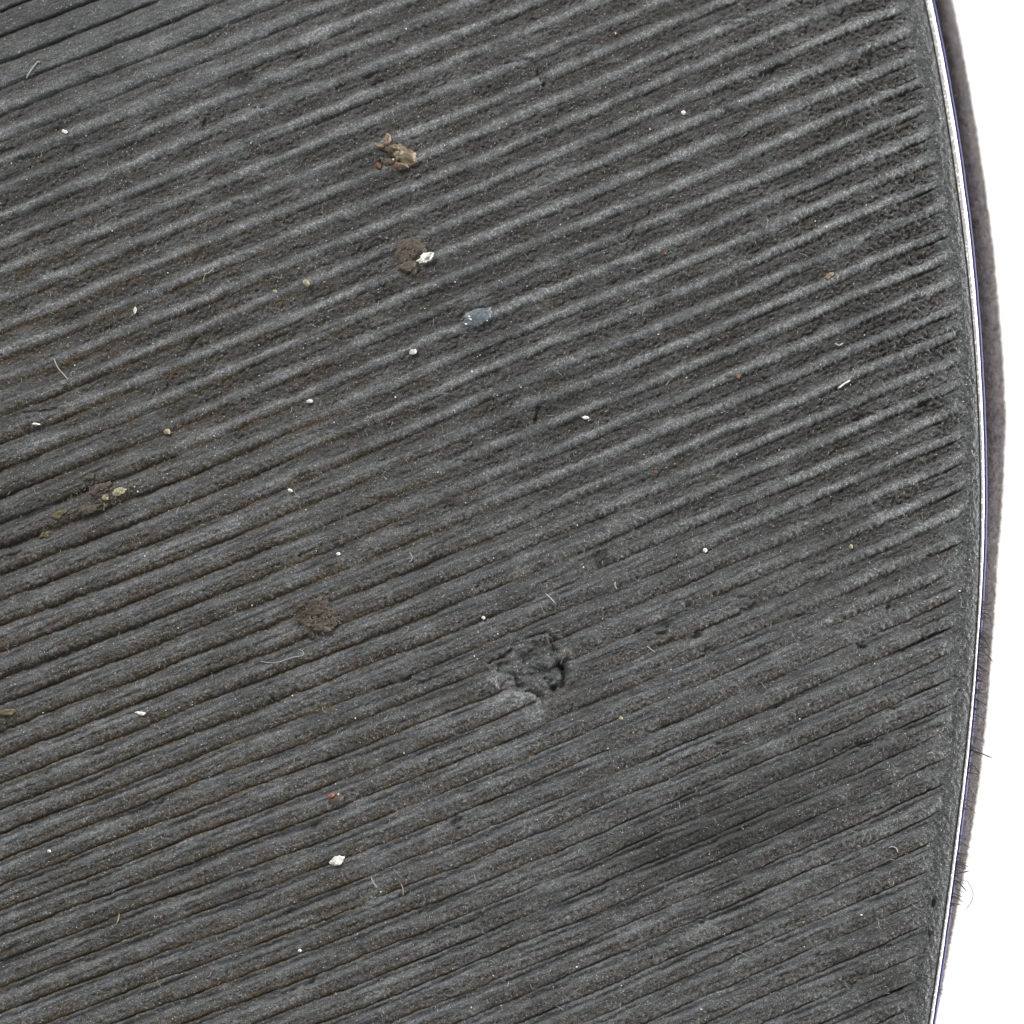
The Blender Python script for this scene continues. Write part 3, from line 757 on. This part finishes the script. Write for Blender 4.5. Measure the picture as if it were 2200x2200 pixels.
# brown fluff with a white flake
t = thing("debris_clump", 893, 547, "brown fluffy dirt clump with a bright white flake on its right", "debris")
lump("dirt_core", 884, 540, 26, 26, 6, 30, 121, "brown", t, 0.6, 4, 0.0)
lump("dirt_core", 874, 572, 22, 10, 7, -15, 122, "brown", t, 0.5)
fibre_ball("fibres", 884, 550, 32, 34, 100, 123, "brownfibre", t, 12, (6, 18), (0.4, 0.9))
for i, (a, b) in enumerate(((868, 556), (895, 520), (866, 528), (905, 535), (890, 580))):
    lump("dirt_crumb", a, b, 9, 6, 4, -20 + 35 * i, 181 + i, "brown", t, 0.7, 3, 0.3)
lump("white_flake", 914, 554, 15, 7, 4, -28, 124, "grain", t, 0.6, 4, 1.2)
lump("white_flake", 926, 552, 2.4, 9, 3, 25, 125, "white", t, 0.3, 3, 2.5)
# lower brown fibre clump
t = thing("debris_clump", 677, 1321, "matted brown fibre clump in the lower left half of the sole", "debris")
lump("dirt_core", 668, 1312, 30, 22, 6, -10, 131, "brown", t, 0.6, 4, 0.0)
lump("dirt_core", 684, 1346, 30, 14, 5, -5, 132, "brown", t, 0.6, 4, 0.0)
fibre_ball("fibres", 678, 1325, 42, 38, 170, 133, "brownfibre", t, 12, (6, 20), (0.4, 0.9))
for i, (a, b) in enumerate(((650, 1300), (690, 1296), (705, 1352), (640, 1335), (668, 1362), (715, 1335), (684, 1290))):
    lump("dirt_crumb", a, b, 9, 6, 4, -20 + 25 * i, 171 + i, "brown", t, 0.7, 3, 0.3)
lump("ochre_crumb", 662, 1343, 4, 4, 4, 0, 134, "yellowdirt", t, 0.3, 2, 2.0)
# blue-grey chip
t = thing("stone_chip", 1024, 683, "flat translucent blue-grey chip with bright glints, in a groove", "chip")
lump("chip_body", 1026, 681, 32, 15, 5, -22, 141, "bluechip", t, 0.38, 4, 0.0)
for i, (a, b, r) in enumerate(((1008, 680, 4), (1010, 686, 4), (1001, 696, 3.5), (1035, 667, 2.5), (1046, 689, 2))):
    lump("glint", a, b, r * 0.8, r * 0.5, 2, 20, 142 + i, "white", t, 0.3, 2, 2.6)
# ochre smear of dirt on the left
t = thing("dirt_smear", 215, 1060, "crumbly ochre and brown dirt smear near the left border", "dirt")
lump("ochre_crumb", 256, 1056, 15, 7, 5, -18, 151, "beige", t, 0.45, 3, 0.9)
lump("ochre_crumb", 227, 1068, 8, 6, 5, -30, 152, "beige", t, 0.45, 3, 0.9)
lump("ochre_crumb", 286, 1042, 10, 5, 4, -20, 153, "yellowdirt", t, 0.5)
lump("ochre_crumb", 126, 1104, 20, 7, 5, -22, 154, "yellowdirt", t, 0.5)
lump("brown_crumb", 212, 1052, 26, 12, 5, -30, 155, "brown", t, 0.6)
lump("brown_crumb", 190, 1092, 26, 9, 5, -18, 156, "brown", t, 0.6)
lump("brown_crumb", 98, 1148, 14, 6, 5, -18, 157, "yellowdirt", t, 0.6)
lump("brown_crumb", 192, 1024, 12, 6, 5, -25, 158, "brown", t, 0.6)
# red crumb by a dark stone
fibre_ball("fibres", 205, 1070, 60, 30, 60, 159, "brownfibre", t, 8, (5, 14), (0.6, 1.2))
t = thing("grit_stone", 722, 1716, "small dark grit stone with a red-orange crumb on its upper left", "grit")
lump("stone", 724, 1716, 17, 8, 7, -28, 161, "darkstone", t, 0.3)
lump("red_crumb", 711, 1710, 8, 4, 4, -30, 162, "red", t, 0.35, 3, 1.4)
lump("pale_grain", 727, 1706, 2.2, 2.2, 2.5, 0, 163, "white", t, 0.2, 2, 3)
# film stuck on the left

def crumb(name, cx, cy, rx, ry, ang, seed, mat, label, cat, rz=None, amp=0.35, sub=3, lift=0.7):
    o = lump(name, cx, cy, rx, ry, rz or min(rx, ry) * 0.7, ang, seed, mat, None, amp, sub, lift)
    return tag(o, label, cat)
crumb("white_flake", 725, 1848, 14, 9, -30, 201, "white", "ragged white flake, largest pale fleck in the lower left half", "flake", 4, 0.45, 4)
crumb("white_flake", 302, 1532, 11, 3.6, 5, 202, "white", "thin curved white sliver at the left, below the ochre smear", "flake", 3)
crumb("beige_crumb", 658, 608, 7.5, 6.5, 30, 203, "beige", "larger of two beige crumbs left of the brown fluff", "crumb")
crumb("beige_crumb", 591, 626, 4.2, 3.8, 0, 204, "beige", "smaller of two beige crumbs left of the brown fluff", "crumb")
crumb("beige_crumb", 359, 927, 7.5, 6, 10, 205, "beige", "beige crumb just above and right of the ochre smear", "crumb")
crumb("white_grain", 1515, 1182, 5, 4, 0, 206, "white", "bright white grain right of the dark round spot", "grain")
crumb("white_grain", 1258, 897, 7, 3.5, 8, 207, "white", "elongated white grain right of the short dark nick in the middle", "grain")
crumb("white_grain", 1039, 1327, 3.6, 4, 0, 208, "white", "square white grain above the crater", "grain")
crumb("orange_crumb", 1584, 808, 5.5, 4, 20, 209, "orange", "tiny orange crumb in the right middle", "crumb")
crumb("tan_flake", 1782, 592, 10, 5, -35, 210, "tan", "tan flake near the upper right rib tips", "flake", 4, 0.5)
crumb("tan_grain", 1829, 1174, 4.2, 4.6, 0, 211, "beige", "pale orange grain near the right rim at mid height", "grain")
crumb("white_grain", 1469, 240, 4.5, 4, 0, 212, "white", "white grain alone in the upper right", "grain")
crumb("white_flake", 137, 281, 6.5, 4, 15, 213, "white", "white flake in the upper left corner area", "flake", 3)
crumb("white_fleck", 290, 667, 3.4, 7, 5, 214, "grain", "upright pale fleck at the left above the beige crumb", "fleck", 3)
crumb("white_flake", 624, 1054, 5, 3.5, 20, 215, "white", "small white flake between the beige crumb and the brown fibre clump", "flake", 3)
crumb("white_flake", 665, 862, 7, 4, -8, 216, "grain", "flat pale flake below the beige crumbs", "flake", 3)
crumb("white_flake", 887, 756, 8, 5, -20, 217, "grain", "glinting white flake cluster below the brown fluff", "flake", 4, 0.5)
crumb("white_grain", 105, 1829, 4, 3.4, 0, 218, "white", "white grain near the lower left border", "grain")
crumb("white_grain", 727, 1190, 4.2, 3.4, 0, 219, "white", "white grain above the brown fibre clump", "grain")
crumb("pale_crumb", 1334, 1543, 4.5, 4, 0, 220, "beige", "pale crumb to the lower right of the crater", "crumb")
crumb("orange_crumb", 1428, 544, 4, 3, 0, 221, "orange", "tiny orange crumb below the slanted dark nick", "crumb")
crumb("orange_crumb", 1293, 87, 4, 3, 0, 222, "orange", "tiny orange crumb close to the top border", "crumb")
crumb("orange_crumb", 1408, 1014, 5, 3, 0, 223, "orange", "dull orange crumb below the elongated white grain", "crumb")
crumb("white_grain", 644, 2042, 4, 3, 0, 224, "white", "white grain near the bottom border", "grain")
crumb("yellow_crumb", 1306, 2027, 4, 3.4, 0, 225, "yellowdirt", "yellowish crumb near the bottom border, right of centre", "crumb")
crumb("ochre_crumb", 14, 1530, 18, 6, -8, 226, "yellowdirt", "ochre dirt crumb cut by the left border", "crumb", 5, 0.5)
crumb("white_sliver", 77, 911, 9, 2.4, 4, 227, "white", "short white sliver inside the lifted flap at the left border", "flake", 3)

# single larger fibres
def fibre(name, pts, r, mat, label):
    P = np.array(pts, float)
    P = catmull(np.concatenate([[2 * P[0] - P[1]], P, [2 * P[-1] - P[-2]]]), 4.0)
    z = height_at(P[:, 0], P[:, 1])
    zz_ = np.maximum(z, np.convolve(np.pad(z, 4, mode='edge'), np.ones(9) / 9, 'valid')) + 2.0
    V, F = tubes([np.stack([P[:, 0], P[:, 1], zz_], 1)], [r], 5)
    return tag(obj(name, mesh_from(name, V, F, M[mat])), label, "fibre")
fibre("fibre", [(1801, 834), (1814, 824), (1828, 816)], 1.9, "white", "straight white fibre near the right rim in the upper half")
fibre("fibre", [(560, 1421), (590, 1424), (630, 1412), (650, 1408), (651, 1400), (640, 1394)], 1.0, "lint", "hooked pale fibre below the brown fibre clump")
fibre("fibre", [(115, 770), (124, 790), (138, 806), (146, 816)], 1.2, "lint", "slanting pale fibre at the left border")
fibre("fibre", [(52, 164), (66, 142), (78, 128), (82, 132)], 1.4, "lint", "pale bent fibre in the upper left corner")
fibre("fibre", [(797, 1885), (803, 1897), (811, 1908)], 1.3, "lint", "straight pale fibre right of the ragged white flake")
fibre("fibre", [(862, 1898), (866, 1912), (866, 1924)], 1.3, "beige", "short tan fibre near the bottom, right of the ragged flake")
fibre("fibre", [(1910, 1822), (1917, 1819), (1926, 1823), (1930, 1832)], 1.2, "lint", "curled white fibre near the lower right rim")
fibre("fibre", [(250, 1985), (254, 1975), (256, 1962)], 1.4, "beige", "tiny tan straw at the lower left")
fibre("fibre", [(1390, 1388), (1400, 1396), (1408, 1402)], 1.1, "lint", "short pale fibre right of the crater")
fibre("fibre", [(1172, 1275), (1182, 1284), (1192, 1295)], 1.1, "lint", "short pale fibre above the crater")
fibre("fibre", [(1322, 1250), (1321, 1258), (1326, 1266)], 1.3, "lint", "small curved white fibre below the dark round spot")
fibre("fibre", [(1795, 737), (1803, 742), (1812, 736)], 1.8, "lint", "curved pale fibre just above the straight white one near the rim")
fibre("fibre", [(880, 1186), (886, 1198), (882, 1206), (878, 1206)], 1.2, "lint", "small hooked white fibre to the upper left of the crater")
# loose hair over the white background at the lower right
s = np.linspace(0, 1, 12)
hx = 2070 + 20 * np.sin(np.pi * s * 0.9); hy = 1893 + 68 * s
V, F = tubes([np.stack([hx + 10 * (1 - s), hy, -40 - 10 * s], 1)], [0.8], 5)
tag(obj("hair", mesh_from("hair", V, F, M["thread"])), "fine curved hair hanging off the shoe's lower right edge", "hair")

# countless tiny lint hairs and dust grains
N = 3000
lx = rng.uniform(-60, 2090, N); ly = rng.uniform(-60, 2260, N)
keep = lx < edge_x(ly) - 12; lx, ly = lx[keep], ly[keep]
lz = height_at(lx, ly)
lines = []; rad = []
for i in range(len(lx)):
    L = rng.gamma(1.6, 4.0) + 3; a0 = rng.uniform(0, 6.283); cu = rng.normal(0, 1.4); s = np.linspace(0, 1, 5)
    an = a0 + cu * s
    lines.append(np.stack([lx[i] + np.cumsum(np.cos(an)) * L / 5, ly[i] + np.cumsum(np.sin(an)) * L / 5, lz[i] + 1.5 + 3.0 * np.sin(np.pi * s)], 1))
    rad.append(rng.uniform(0.20, 0.46))
V, F = tubes(lines, rad)
tag(obj("lint", mesh_from("lint", V, F, M["lint"])), "fine pale lint hairs scattered over the black sole", "lint", kind="stuff")
N = 2600
lx = rng.uniform(-60, 2090, N); ly = rng.uniform(-60, 2260, N)
keep = lx < edge_x(ly) - 10; lx, ly = lx[keep], ly[keep]
lz = height_at(lx, ly)
Vi, Fi = ICO[1]; Vs = []; Fs = []
for i in range(len(lx)):
    r = min(0.5 + rng.exponential(0.36), 2.2)
    Vs.append(Vi * r * rng.uniform(0.6, 1.3, 3) + np.array([lx[i], ly[i], lz[i] + r * 0.8])); Fs.append(Fi[:, ::-1] + i * len(Vi))
V = np.concatenate(Vs)
tag(obj("dust", mesh_from("dust", W(V[:, 0], V[:, 1], V[:, 2]), np.concatenate(Fs), M["grain"])), "tiny pale dust grains scattered over the black sole", "dust", kind="stuff")
